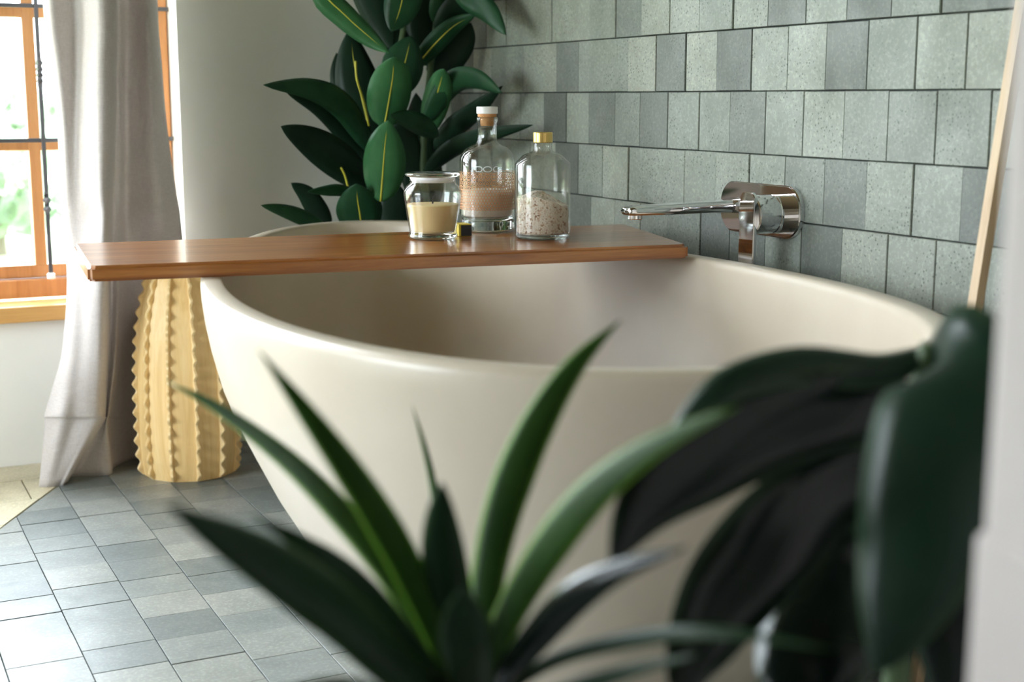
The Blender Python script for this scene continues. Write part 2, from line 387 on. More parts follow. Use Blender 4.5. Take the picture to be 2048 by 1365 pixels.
# ------------------------------------------------------------------ window in the back wall
win = empty('window_1', ((WX0+WX1)/2, YB+.1, WZ0)); tag(win, kind='structure')
FY = 3.275
mx0 = onY(70, 285, FY).x                     # vertical glazing bar
hz = [onY(50, 292, FY).z, onY(50, 24, FY).z]
link('frame', boxes('frame', [(WX1-.042, WX1-.002, FY, FY+.05, WZ0+.045, WZ1)], .003), 'window_wood', win)
link('frame', boxes('frame', [(WX0+.002, WX0+.042, FY, FY+.05, WZ0+.045, WZ1)], .003), 'window_wood', win)
link('frame', boxes('frame', [(WX0, WX1-.002, FY-.012, FY+.06, WZ0+.002, WZ0+.044)], .003), 'window_wood', win)
link('frame', boxes('frame', [(WX0, WX1-.002, FY, FY+.05, WZ1-.04, WZ1)], .003), 'window_wood', win)
link('bottom_rail', boxes('bottom_rail', [(WX0+.042, WX1-.042, FY+.006, FY+.045, WZ0+.046, WZ0+.075)], .003), 'window_wood', win)
STEP = (WX1-.04)-mx0
vbars = [mx0-STEP*k for k in range(0, 6) if mx0-STEP*k > WX0+.1]
dz = hz[1]-hz[0]; hbars = [hz[0]+dz*k for k in range(0, 6) if hz[0]+dz*k < WZ1-.1]
for x in vbars: link('glazing_bar', boxes('glazing_bar', [(x-.013, x+.013, FY+.008, FY+.042, WZ0+.07, WZ1-.04)], .003), 'window_wood', win)
for z in hbars: link('glazing_bar', boxes('glazing_bar', [(WX0+.04, WX1-.04, FY+.010, FY+.040, z-.011, z+.011)], .003), 'window_wood', win)
xs = [WX0+.04]+sorted(vbars)+[WX1-.04]; zs = [WZ0+.07]+hbars+[WZ1-.04]
for a, b in zip(xs, xs[1:]):
    for c, d in zip(zs, zs[1:]): link('pane', boxes('pane', [(a, b, FY+.024, FY+.027, c, d)]), 'pane', win)
link('sill', boxes('sill', [(WX0-.02, WX1+.0, YB-.035, FY-.012, WZ0-.036, WZ0-.001)], .004, 3), 'sill_wood', win)
# iron security bars in front of the glazing
bars = empty('security_bars', (mx0+.022, FY-.035, WZ0+.04)); tag(bars, 'dark iron security grille with a twisted upright in front of the window', 'grille')
def twisted(name, x, y, z0, z1, tw):
    n = 260; vs, fs = [], []
    for i in range(n+1):
        z = z0+(z1-z0)*i/n; a = 0
        for (t0, t1) in tw:
            if z > t0: a += (min(z, t1)-t0)/(t1-t0)*PI*5
        rr = .0092 if any(t0 < z < t1 for t0, t1 in tw) else .0058
        for k in range(4):
            q = a+PI/4+k*PI/2; e = rr if k % 2 else rr*.62
            vs.append((x+(e if rr > .006 else rr)*math.cos(q), y+(e if rr > .006 else rr)*math.sin(q), z))
    for i in range(n):
        for k in range(4): fs.append((i*4+k, i*4+(k+1) % 4, i*4+4+(k+1) % 4, i*4+4+k))
    fs += [(3,2,1,0), tuple(n*4+k for k in range(4))]
    return mesh(name, vs, fs)
BY = FY-.030
tz = [onY(80, 430, BY).z, onY(80, 385, BY).z, onY(62, 175, BY).z, onY(62, 115, BY).z]
for x in [v+.014 for v in vbars]:
    tws = [(tz[0], tz[1]), (tz[2], tz[3])]+[(tz[2]+dz*k*2, tz[3]+dz*k*2) for k in (1, 2)]
    link('twisted_upright', twisted('twisted_upright', x, BY, WZ0+.055, WZ1-.06, tws), 'iron', bars)
    link('foot', lathe('foot', [(.004,0), (.009,.002), (.009,.012), (.004,.016)], 12, (x, BY, WZ0+.0445)), 'white_cap', bars)
for z in hbars: link('cross_bar', boxes('cross_bar', [(WX0+.003, WX1-.003, BY+.004, BY+.010, z+.008, z+.017)], .001), 'iron', bars)

# added window in the left wall, out of view, to brighten plaster and tub
w2 = empty('added_window_2', (XL-.1, (LY0+LY1)/2, LZ0)); tag(w2, kind='structure')
X2 = XL-.12
link('frame', boxes('frame', [(X2-.05, X2, LY0, LY0+.04, LZ0, LZ1), (X2-.05, X2, LY1-.04, LY1, LZ0, LZ1), (X2-.05, X2, LY0+.04, LY1-.04, LZ0, LZ0+.05), (X2-.05, X2, LY0+.04, LY1-.04, LZ1-.04, LZ1), (X2-.045, X2-.005, (LY0+LY1)/2-.02, (LY0+LY1)/2+.02, LZ0+.05, LZ1-.04)]), 'window_wood', w2)
for a, b in ((LY0+.04, (LY0+LY1)/2-.02), ((LY0+LY1)/2+.02, LY1-.04)):
    link('pane', boxes('pane', [(X2-.027, X2-.024, a, b, LZ0+.05, LZ1-.04)]), 'pane', w2)

# ------------------------------------------------------------------ garden seen through the window
tag(link('lawn', boxes('lawn', [(-30, 30, YB+.4, 60, -.35, -.3), (-30, XL-.4, -30, YB+.4, -.35, -.3)]), 'lawn'), 'mown green lawn outside the window', 'lawn', kind='stuff')
def shrub(loc, r, h, label):
    e = empty('garden_shrub', loc); tag(e, label, 'shrub', 'shrubs in the garden')
    link('trunk', tube('trunk', [Vector(loc), Vector(loc)+Vector((0,0,h*.6))], [r*.06, r*.03], 8), 'stem', e)
    vs, fs = [], []
    for _ in range(900):
        a, b = random.uniform(0, 2*PI), math.acos(random.uniform(-1, 1)); q = random.uniform(.55, 1)
        p = Vector(loc)+Vector((r*q*math.sin(b)*math.cos(a), r*q*math.sin(b)*math.sin(a), h*.55+h*.45*q*math.cos(b)))
        d1 = Vector((random.gauss(0,1), random.gauss(0,1), random.gauss(0,1))).normalized(); d2 = d1.orthogonal().normalized(); s = r*.11
        k = len(vs); vs += [p-d1*s, p-d2*s*.5, p+d1*s, p+d2*s*.5]; fs.append((k, k+1, k+2, k+3))
    link('crown', mesh('crown', vs, fs), 'shrub', e)
for i, (x, y, r, h) in enumerate([(-.9, 9.5, .8, 1.6), (1.1, 10.5, .9, 1.2), (3.6, 12, 1.2, 2.6)]):
    shrub((x, y, -.3), r, h, ['round leafy shrub on the lawn, tallest seen through the left panes', 'low wide shrub on the lawn behind the twisted bar', 'tall shrub on the lawn hidden mostly behind the curtain'][i])

# ------------------------------------------------------------------ bath tub
TC = Vector((.87, 1.90)); TANG = math.radians(5.0)      # egg-shaped rim outline as a short Fourier series about its centre
RIM = .55
TF = [0.8597, -0.0301, 0.0413, 0.0202, 0.01, 0.0585, 0.0239, -0.011, 0.0083]
def tub_pt(th, d, z):
    r = TF[0]+sum(TF[2*k-1]*math.cos(k*th)+TF[2*k]*math.sin(k*th) for k in range(1, 5))
    y = r*math.cos(th)*(.87-d)/.87; x = r*math.sin(th)/2*(.425-.92*d)/.425
    ca, sa = math.cos(TANG), math.sin(TANG)
    return (TC.x + y*sa + x*ca, TC.y + y*ca - x*sa, z)
prof = [(.36, .003), (.31, .0), (.298, .003), (.286, .018), (.258, .05), (.215, .10), (.173, .15), (.135, .20), (.102, .25), (.0747, .30), (.048, .35), (.027, .40), (.0125, .45), (.004, .49), (.0, .52), (-.001, .539), (.0, .545), (.0025, .5485), (.006, .550), (.018, .5505), (.030, .550), (.0335, .5485), (.036, .545), (.0375, .538),
        (.042, .50), (.056, .43), (.085, .35), (.112, .30), (.142, .25), (.178, .20), (.218, .16), (.262, .135), (.30, .122), (.34, .117), (.38, .116), (.41, .116)]
NS = 128
vs, fs = [], []
for d, z in prof:
    for k in range(NS): vs.append(tub_pt(2*PI*k/NS, d, z))
for i in range(len(prof)-1):
    for k in range(NS): fs.append((i*NS+k, i*NS+(k+1) % NS, (i+1)*NS+(k+1) % NS, (i+1)*NS+k))
fs += [tuple(range(NS))[::-1], tuple((len(prof)-1)*NS+k for k in range(NS))]
me = mesh('bathtub', vs, fs); bm = bmesh.new(); bm.from_mesh(me); bmesh.ops.recalc_face_normals(bm, faces=bm.faces[:]); bm.to_mesh(me); bm.free()
tub = empty('bathtub', (TC.x, TC.y, 0)); tag(tub, 'freestanding off-white oval bathtub with thin rolled rim beside green tiles', 'bathtub')
link('basin', me, 'tub', tub, smooth=True)
link('drain', lathe('drain', [(.001,.0), (.030,.0), (.032,.003), (.028,.005), (.001,.006)], 32, (TC.x, TC.y, .1155)), 'chrome', tub, smooth=True)

# ------------------------------------------------------------------ board across the tub
BT = .0225; BZ = RIM+BT+.0003
c4 = [onZ(175, 533, BZ), onZ(1378, 489, BZ), onZ(1250, 448, BZ), onZ(147, 487, BZ)]
bm = bmesh.new()
lo = [bm.verts.new((p.x, p.y, BZ-BT)) for p in c4]; hi = [bm.verts.new((p.x, p.y, BZ)) for p in c4]
bm.faces.new(lo[::-1]); bm.faces.new(hi)
for i in range(4): bm.faces.new((lo[i], lo[(i+1) % 4], hi[(i+1) % 4], hi[i]))
bmesh.ops.bevel(bm, geom=[e for e in bm.edges if abs(e.verts[0].co.z-e.verts[1].co.z) > .01], offset=.006, segments=3, affect='EDGES')
top = [e for e in bm.edges if all(abs(v.co.z-BZ) < 1e-5 for v in e.verts)]
bmesh.ops.bevel(bm, geom=top, offset=.005, segments=3, affect='EDGES')
bot = [e for e in bm.edges if all(abs(v.co.z-(BZ-BT)) < 1e-5 for v in e.verts)]
bmesh.ops.bevel(bm, geom=bot, offset=.003, segments=2, affect='EDGES')
me = bpy.data.meshes.new('bath_board'); bm.to_mesh(me); bm.free()
board = link('bath_board', me, 'board')
bc = sum(c4, Vector())/4; me.transform(Matrix.Translation(-bc)); board.location = bc
ang = math.atan2(c4[1].y-c4[0].y, c4[1].x-c4[0].x); me.transform(Matrix.Rotation(-ang, 4, 'Z')); board.rotation_euler.z = ang
tag(board, 'varnished reddish-brown wooden board laid across the bathtub', 'board')

# ------------------------------------------------------------------ things on the board
def standing(x, y, r):         # contact circle whose front edge is at pixel (x, y)
    p = onZ(x, y, BZ); d = Vector((p.x, p.y, 0)).normalized(); return Vector((p.x+d.x*r, p.y+d.y*r, BZ+.0004))
HS = .955
jl = standing(866, 482, .038)
jar = empty('candle_jar', jl); tag(jar, 'squat glass candle jar of cream wax with glass lid on the wooden board', 'candle')
outer = [(.004,0), (.036,0), (.0405,.002), (.0415,.006), (.0395,.011), (.0395,.016), (.0425,.035), (.0465,.062), (.0485,.078), (.0480,.083), (.0440,.091), (.0385,.0965), (.0365,.0990), (.0385,.1005), (.0385,.1025), (.0365,.104)]
inner = [(.0345,.104), (.0345,.099), (.037,.096), (.042,.090), (.0460,.082), (.0462,.078), (.0442,.062), (.0402,.035), (.0372,.016), (.036,.011), (.004,.010)]
link('glass_body', lathe('glass_body', outer+inner, 56, jl), 'bottle_glass', jar, smooth=True)
link('glass_base', lathe('glass_base', [(.003,.0008), (.0352,.0008), (.0395,.0035), (.0385,.0085), (.003,.0093)], 48, jl), 'thick_glass', jar, smooth=True)
link('wax', lathe('wax', [(.002,.0105), (.0355,.0112), (.0368,.016), (.0398,.035), (.0432,.058), (.0436,.0600), (.0425,.0606), (.02,.0598), (.002,.0598)], 48, jl), 'wax', jar, smooth=True)
link('wick', tube('wick', [jl+Vector((0,0,.058)), jl+Vector((.001,0,.067)), jl+Vector((.004,0,.072))], .0013, 6), 'char', jar)
lid = link('lid', lathe('lid', [(.002,.1075), (.040,.1075), (.0445,.109), (.046,.1115), (.0445,.114), (.039,.1152), (.002,.1145)], 48, jl), 'thick_glass', jar, smooth=True)
link('seal_ring', lathe('seal_ring', [(.0335,.098), (.0372,.1045), (.0378,.1062), (.0375,.1072), (.002,.1073), (.002,.098)], 48, jl), 'seal', lid, smooth=True)

b1 = standing(975, 467, .045)
bt = empty('corked_bottle', b1); tag(bt, 'clear corked bottle with copper ring print and white salt on the board', 'bottle')
R1 = .0485
arc = [(R1-.0285+.0285*math.cos(t), .128+.029*math.sin(t)) for t in np.linspace(0, PI*.42, 8)]
o1 = [(.004,.0), (.040,.0), (.0455,.002), (.0478,.006), (R1,.014), (R1,.128)]+arc[1:]+[(.0205,.160), (.0178,.165), (.0165,.171), (.0165,.198), (.0185,.199), (.0185,.207), (.0165,.208)]
i1 = [(.0125,.208), (.0125,.171), (.0145,.163), (.020,.156)]+[(r-.0035, z-.003) for r, z in arc[::-1]]+[(R1-.0035,.03), (.040,.027), (.004,.026)]
link('glass_body', lathe('glass_body', o1+i1, 64, b1), 'bottle_glass', bt, smooth=True)
link('glass_base', lathe('glass_base', [(.003,.001), (.0395,.001), (.0445,.003), (.0468,.007), (.0472,.020), (.044,.0245), (.036,.0255), (.003,.0253)], 56, b1), 'thick_glass', bt, smooth=True)
link('salt', lathe('salt', [(.002,.0264), (.0395,.0275), (.0445,.031), (.0446,.070), (.0440,.0745), (.03,.0765), (.012,.0785), (.002,.078)], 48, b1), 'white_salt', bt, smooth=True)
ck = link('cork', lathe('cork', [(.002,.192), (.0108,.192), (.0120,.195), (.0123,.208), (.0165,.2085), (.0165,.2135), (.002,.214)], 32, b1), 'cork', bt, smooth=False)
link('cap', lathe('cap', [(.002,.2136), (.0178,.2136), (.0186,.2145), (.0186,.2255), (.0178,.2265), (.002,.2268)], 40, b1), 'white_cap', ck, smooth=False)
A0 = math.atan2(-b1.y, -b1.x)                  # side that faces the room
def cyl(r, s, z): a = A0+s/r; return (b1.x+r*math.cos(a), b1.y+r*math.sin(a), b1.z+z*HS)
def rings(rows):
    vs, fs = [], []; RR = R1+.0003
    for z, n, ro, ri, off in rows:
        for i in range(n):
            s0 = (i+off)/n*2*PI*RR
            k = len(vs); q = 12
            for j in range(q):
                t = 2*PI*j/q; vs.append(cyl(RR, s0+ro*math.cos(t), z+ro*math.sin(t))); vs.append(cyl(RR, s0+ri*math.cos(t), z+ri*math.sin(t)))
            for j in range(q): a, b = k+2*j, k+2*((j+1) % q); fs.append((a, b, b+1, a+1))
    return vs, fs
rows = [(.1015, 26, .0058, .0046, 0), (.1015, 26, .0027, .0015, 0), (.0895, 26, .0058, .0046, 0), (.0895, 26, .0027, .0015, 0)]
rows += [(.080-.0052*k, 58, .0029, .00185, .5*(k % 2)) for k in range(8)]
pv, pf = rings(rows)
for z in (.1083, .0955, .0833):
    k = len(pv)
    for j in range(64): s = j/64*2*PI*R1; pv += [cyl(R1+.0003, s, z), cyl(R1+.0003, s, z+.0008)]
    for j in range(64): a, b = k+2*j, k+2*((j+1) % 64); pf.append((a, b, b+1, a+1))
tag(link('printed_pattern', mesh('printed_pattern', pv, pf), 'print', bt), label='copper lace of printed rings')
def strokes(lines, w=.0008):
    vs, fs = [], []; RR = R1+.0003
    for L in lines:
        for (s0, z0), (s1, z1) in zip(L, L[1:]):
            d = Vector((s1-s0, z1-z0)); n = Vector((-d.y, d.x)).normalized()*w; k = len(vs)
            for s, z in ((s0-n.x, z0-n.y), (s1-n.x, z1-n.y), (s1+n.x, z1+n.y), (s0+n.x, z0+n.y)): vs.append(cyl(RR, s, z))
            fs.append((k, k+1, k+2, k+3))
    return vs, fs
def arcp(cx, cz, rx, rz, a0, a1, n=14): return [(cx+rx*math.cos(a0+(a1-a0)*i/n), cz+rz*math.sin(a0+(a1-a0)*i/n)) for i in range(n+1)]
lz = .1155
let = [[(-.020, lz-.0045), (-.020, lz+.0045), (-.0135, lz+.0045)]+arcp(-.0135, lz, .0045, .0045, PI/2, -PI/2)+[(-.020, lz-.0045)],
       arcp(.0005, lz, .0072, .0047, 0, 2*PI, 20), arcp(.0165, lz, .006, .0047, PI*.3, PI*1.7)]
tag(link('printed_letters', mesh('printed_letters', *strokes(let)), 'letter', bt), label='pale printed letters above the ring pattern')

b2 = standing(1085, 482, .044)
bt2 = empty('salt_bottle', b2); tag(bt2, 'gold-capped clear bottle half full of pinkish bath salt on the board', 'bottle')
R2 = .0465
o2 = [(.004,.0), (.042,.0), (.0455,.002), (R2,.006), (R2,.128), (.0455,.1315), (.033,.1445), (.022,.149), (.0165,.1515), (.0150,.155), (.0150,.170)]
i2 = [(.0118,.170), (.0118,.154), (.0145,.149), (.031,.142), (.0425,.130), (.0437,.127), (.0437,.010), (.041,.0075), (.004,.007)]
link('glass_body', lathe('glass_body', o2+i2, 56, b2), 'frosty_glass', bt2, smooth=True)
link('glass_base', lathe('glass_base', [(.003,.0008), (.0415,.0008), (.0448,.003), (.0452,.0055), (.003,.0064)], 48, b2), 'thick_glass', bt2, smooth=True)
n = 48; vs, fs = [], []
for i, (r, z) in enumerate([(.001,.0078), (.040,.0078), (.0432,.011), (.0434,.03)]):
    for k in range(n): a = 2*PI*k/n; vs.append((b2.x+r*math.cos(a), b2.y+r*math.sin(a), b2.z+z))
for r in (.0433, .036, .026, .014, .001):
    for k in range(n):
        a = 2*PI*k/n; P = Vector((b2.x+r*math.cos(a), b2.y+r*math.sin(a), 0)); s = (P-b2).dot(RGT)
        h = .072-.35*(s+.012) if s > -.012 else .072+.15*(s+.012)
        vs.append((P.x, P.y, b2.z+h+.010*(1-r/.0433)+random.uniform(-.0012, .0012)))
for i in range(8):
    for k in range(n): fs.append((i*n+k, i*n+(k+1) % n, (i+1)*n+(k+1) % n, (i+1)*n+k))
fs.append(tuple(range(n))[::-1]); fs.append(tuple(8*n+k for k in range(n)))
link('bath_salt', mesh('bath_salt', vs, fs), 'herb_salt', bt2)
link('cap', lathe('cap', [(.002,.166), (.0158,.166), (.0163,.167), (.0165,.1825), (.0155,.184), (.002,.1842)], 40, b2), 'gold', bt2, smooth=False)

HS = 1.0
mb = standing(930, 474, .004)
mbx = empty('matchbox', mb); tag(mbx, 'small yellow and black matchbox beside the candle jar', 'box')
rot = Matrix.Translation(mb) @ Matrix.Rotation(math.radians(-8), 4, 'Z')
me = boxes('sleeve', [(-.0105, .0115, 0, .034, 0, .0205)], .001); me.transform(rot); link('sleeve', me, 'box_yellow', mbx)
me = boxes('striker', [(-.0068, .0117, -.0006, .0002, .0008, .0190)]); me.transform(rot); link('striker', me, 'box_black', mbx)

# ------------------------------------------------------------------ wall tap
ty, tzc = 1.884, .625
tap = empty('wall_tap', (XT, ty, tzc)); tag(tap, 'chrome wall-mounted bath tap with long flat spout and lever on green tiles', 'tap')
def prism(name, outline, mk, depth, bevel=0):     # outline in 2D, mk maps (a, b, depth) to 3D
    bm = bmesh.new(); A = [bm.verts.new(mk(a, b, 0)) for a, b in outline]; B = [bm.verts.new(mk(a, b, depth)) for a, b in outline]
    n = len(outline); f0 = bm.faces.new(A); f1 = bm.faces.new(B[::-1])
    for i in range(n): bm.faces.new((A[i], B[i], B[(i+1) % n], A[(i+1) % n]))
    bmesh.ops.recalc_face_normals(bm, faces=bm.faces[:])
    if bevel: bmesh.ops.bevel(bm, geom=list(set(f0.edges[:]+f1.edges[:])), offset=bevel, segments=3, affect='EDGES')
    me = bpy.data.meshes.new(name); bm.to_mesh(me); bm.free(); return me
def rrect(w, h, r, n=8):
    out = []
    for cx, cy, a0 in ((w/2-r, h/2-r, 0), (-w/2+r, h/2-r, PI/2), (-w/2+r, -h/2+r, PI), (w/2-r, -h/2+r, 1.5*PI)):
        out += [(cx+r*math.cos(a0+PI/2*i/n), cy+r*math.sin(a0+PI/2*i/n)) for i in range(n+1)]
    return out
link('back_plate', prism('back_plate', rrect(.218, .084, .036), lambda a, b, d: (XT+.004-d, ty+a, tzc+b), .013, .002), 'chrome', tap)
cy_, cz_ = 1.826, .622
def xlathe(name, prof, y, z, n=40):
    me = lathe(name, prof, n); me.transform(Matrix.Translation((XT, y, z)) @ Matrix.Rotation(-PI/2, 4, 'Y')); return me
link('valve_body', xlathe('valve_body', [(.002,.008), (.031,.008), (.031,.026), (.0295,.027), (.0295,.0285), (.031,.0295), (.031,.066), (.029,.068), (.002,.068)], cy_, cz_), 'chrome', tap)
lev = prism('lever', [(a, b-.040) for a, b in rrect(.040, .128, .012)], lambda a, b, d: (XT-.0665-d-.05*max(0, -b-.03)*.12, cy_+a, cz_+.012+b), .007, .0015)
link('lever', lev, 'chrome', tap)
# spout: loft of rounded rectangles along -X
vs, fs = [], []; prf = rrect(.036, .019, .007, 5); n = len(prf); sy, sz = 1.945, .627
secs = [(.008, 1.25, 1.35, 0), (.03, 1.05, 1.1, 0), (.06, 1, 1, 0), (.12, 1, .95, -.0008), (.18, 1, .86, -.0015), (.212, 1, .8, -.002), (.222, .93, .68, -.0022), (.225, .75, .45, -.0024)]
for d, kw, kh, dzz in secs:
    for a, b in prf: vs.append((XT-d, sy+a*kw, sz+b*kh+dzz))
for i in range(len(secs)-1):
    for k in range(n): fs.append((i*n+k, i*n+(k+1) % n, (i+1)*n+(k+1) % n, (i+1)*n+k))
fs += [tuple(range(n))[::-1], tuple((len(secs)-1)*n+k for k in range(n))]
sp = link('spout', mesh('spout', vs, fs), 'chrome', tap, smooth=True)
link('aerator', lathe('aerator', [(.002,-.006), (.0105,-.006), (.0115,-.005), (.0115,.004), (.002,.004)], 24, (XT-.206, sy, sz-.010)), 'chrome', sp)

# ------------------------------------------------------------------ ribbed vase
VC = onZ(382, 968, 0); dv = Vector((VC.x, VC.y, 0)).normalized(); VC = Vector((VC.x, VC.y, .0005))+dv*.108
vase = empty('ribbed_vase', VC); tag(vase, 'tall pale yellow floor vase with wavy vertical ribs beside the curtain', 'vase')
vp = [(.0,.098), (.03,.103), (.08,.1055), (.16,.1055), (.24,.103), (.31,.098), (.37,.088), (.42,.074), (.455,.060), (.475,.050), (.485,.046)]
def vr(z):
    return float(np.interp(z, [a for a, b in vp], [b for a, b in vp]))
NF = 12; av0 = math.atan2(-VC.y, -VC.x)+math.radians(9)
n = NF*8; vs, fs = [], []; zl = [.485*i/40 for i in range(41)]
for z in zl:
    for k in range(n):
        a = av0+2*PI*k/n; fr = (k % 8)/8; r = vr(z)-.003*math.sin(PI*fr)
        vs.append((VC.x+r*math.cos(a), VC.y+r*math.sin(a), VC.z+z))
for zz, rr in ((.487, .038), (.475, .036), (.42, .05)):
    for k in range(n): a = 2*PI*k/n; vs.append((VC.x+rr*math.cos(a), VC.y+rr*math.sin(a), VC.z+zz))
for i in range(len(zl)+2):
    for k in range(n): fs.append((i*n+k, i*n+(k+1) % n, (i+1)*n+(k+1) % n, (i+1)*n+k))
fs.append(tuple(range(n))[::-1]); fs.append(tuple((len(zl)+2)*n+k for k in range(n)))
link('body', mesh('body', vs, fs), 'vase', vase, smooth=False)
av = math.atan2(-VC.y, -VC.x)
for f in range(NF):
    a0 = av+math.radians(9)+2*PI*f/NF
    vs, fs = [], []; N = 136
    for i in range(N+1):
        z = .002+.480*i/N; tri = 1-4*abs(((z/.031) % 1)-.5); tri = math.sin(tri*PI/2); w = .0016*tri
        R = vr(z)
        q = .0078+.0042*tri
        for dr, da in ((-.006, -.0034), (q-.002, -.0034), (q, -.0020), (q, .0020), (q-.002, .0034), (-.006, .0034)):
            k = max(0, dr)/.0105
            s = da+w*k; a = a0+s/R
            vs.append((VC.x+(R+dr)*math.cos(a), VC.y+(R+dr)*math.sin(a), VC.z+z))
    for i in range(N):
        for k in range(6): fs.append((i*6+k, i*6+(k+1) % 6, i*6+6+(k+1) % 6, i*6+6+k))
    fs += [tuple(range(6))[::-1], tuple(N*6+k for k in range(6))]
    link('rib', mesh('rib', vs, fs), 'vase_rib', vase, smooth=False)

# ------------------------------------------------------------------ curtain
# each row: picture y, then (picture x, distance Y from the lens along the wall) across the folds
CR = [(0,   [(85,3.075), (104,3.03), (145,3.075), (172,3.03), (200,2.985), (226,3.00), (232,3.07), (242,3.085), (252,3.125), (272,3.105), (295,3.06), (315,3.13)]),
      (130, [(98,3.075), (118,3.03), (148,3.07), (173,3.03), (200,2.985), (225,3.00), (232,3.07), (242,3.08), (252,3.125), (274,3.105), (300,3.06), (324,3.13)]),
      (250, [(114,3.08), (128,3.035), (150,3.06), (174,3.03), (200,2.985), (224,3.00), (231,3.07), (242,3.08), (252,3.125), (276,3.10), (308,3.06), (334,3.13)]),
      (380, [(120,3.08), (134,3.04), (155,3.05), (178,3.025), (202,2.975), (219,3.00), (226,3.07), (240,3.08), (252,3.125), (276,3.10), (318,3.06), (352,3.13)]),
      (435, [(123,3.08), (137,3.04), (160,3.04), (186,3.03), (205,2.985), (217,3.00), (224,3.07), (238,3.08), (252,3.125), (276,3.10), (322,3.06), (361,3.13)]),
      (560, [(134,3.07), (148,3.02), (165,3.01), (185,2.99), (202,2.98), (214,2.995), (222,3.06), (238,3.05), (254,3.10), (274,3.13), (322,3.135), (372,3.13)]),
      (700, [(124,3.05), (142,3.00), (162,2.99), (182,2.975), (200,2.97), (212,2.99), (220,3.05), (232,3.03), (245,3.09), (272,3.135), (322,3.135), (380,3.13)]),
      (775, [(105,3.03), (130,2.985), (155,2.975), (178,2.965), (198,2.965), (208,2.985), (216,3.04), (224,3.02), (236,3.08), (270,3.135), (322,3.135), (382,3.13)]),
      (832, [(88,3.02), (120,2.955), (150,2.955), (178,2.95), (198,2.955), (206,2.98), (212,3.03), (217,3.02), (226,3.08), (268,3.135), (322,3.135), (384,3.13)]),
      (845, [(89,3.03), (120,2.975), (150,2.975), (176,2.965), (194,2.965), (203,2.985), (209,3.03), (214,3.02), (224,3.08), (268,3.135), (322,3.135), (384,3.13)])]
push = {2: .02, 3: .05, 4: .06, 5: .05}
grid = [[onY(x, y, Y-push.get(i, 0)*(1 if y < 600 else .4 if y < 750 else 0)) for i, (x, Y) in enumerate(row)] for y, row in CR]
last = [(78,975), (92,976), (106,975), (118,973), (127,972), (136,964), (146,954), (160,950), (183,938), (232,914), (300,906), (386,902)]
grid.append([onZ(x, y, -.001) if i < 7 else Vector((grid[-1][i].x, grid[-1][i].y, -.001)) for i, (x, y) in enumerate(last)])
grid.reverse()
topz = 2.38
g0 = grid[-1]
for k in (1, 2, 3):
    grid.append([Vector((p.x+(-.02+.003*i)*k/3, p.y, p.z+(topz-p.z)*k/3)) for i, p in enumerate(g0)])
NC = 72
dense = [catmull(r, NC) for r in grid]
NR = 110
cols = [catmull([dense[i][j] for i in range(len(dense))], NR) for j in range(NC+1)]
vs, fs = [], []
for i in range(NR+1):
    for j in range(NC+1):
        p = cols[j][i]; vs.append((p.x, min(p.y, YB-.04) if p.z > .3 else min(p.y, YB-.01), max(p.z, -.001)))
for i in range(NR):
    for j in range(NC): a = i*(NC+1)+j; fs.append((a, a+1, a+NC+2, a+NC+1))
cur = link('curtain', mesh('curtain', vs, fs), 'curtain', smooth=True); s = cur.modifiers.new('cloth', 'SOLIDIFY'); s.thickness = .002
tag(cur, 'long greyish-beige linen curtain gathered beside the window and trailing on the floor', 'curtain')
rod = empty('curtain_rod', (0, YB-.1, 2.4)); tag(rod, 'dark iron curtain rod above the window', 'curtain rod')
link('pole', tube('pole', [(WX0-.2, YB-.1, 2.4), (1.0, YB-.1, 2.4)], .011, 12), 'iron', rod)
for x in (WX0-.1, .9): link('bracket', boxes('bracket', [(x-.008, x+.008, YB-.1, YB+.001, 2.39, 2.41)], .002), 'iron', rod)

# ------------------------------------------------------------------ leaning ladder by the near end of the tub
LU = 1.325
la = onY(1946, 640, LU); lb = onY(1998, 310, LU)
dl = (lb-la)/(lb.z-la.z)
foot = la+dl*(.0005-la.z); zt = 1.33
def lad(z): return foot+dl*(z-.0005)
while lad(zt).x > XT-.012: zt -= .01
ladder = empty('towel_ladder', foot); tag(ladder, 'pale wooden ladder leaning on the green tiles at the bathtub end', 'ladder')
for off in (0, -.30):
    p, q = lad(.0005), lad(zt); vs = []
    for P in (p, q):
        for a, b in ((-.007, -.007), (.007, -.007), (.007, .007), (-.007, .007)): vs.append((P.x+a, P.y+off+b, P.z))
    link('rail', mesh('rail', vs, [(3,2,1,0), (4,5,6,7), (0,1,5,4), (1,2,6,5), (2,3,7,6), (3,0,4,7)]), 'ladder_wood', ladder)
for z in (la.z-.30, la.z-.005):
    P = lad(z); link('rung', tube('rung', [(P.x, P.y-.004, z), (P.x, P.y-.296, z)], .008, 12), 'ladder_wood', ladder)

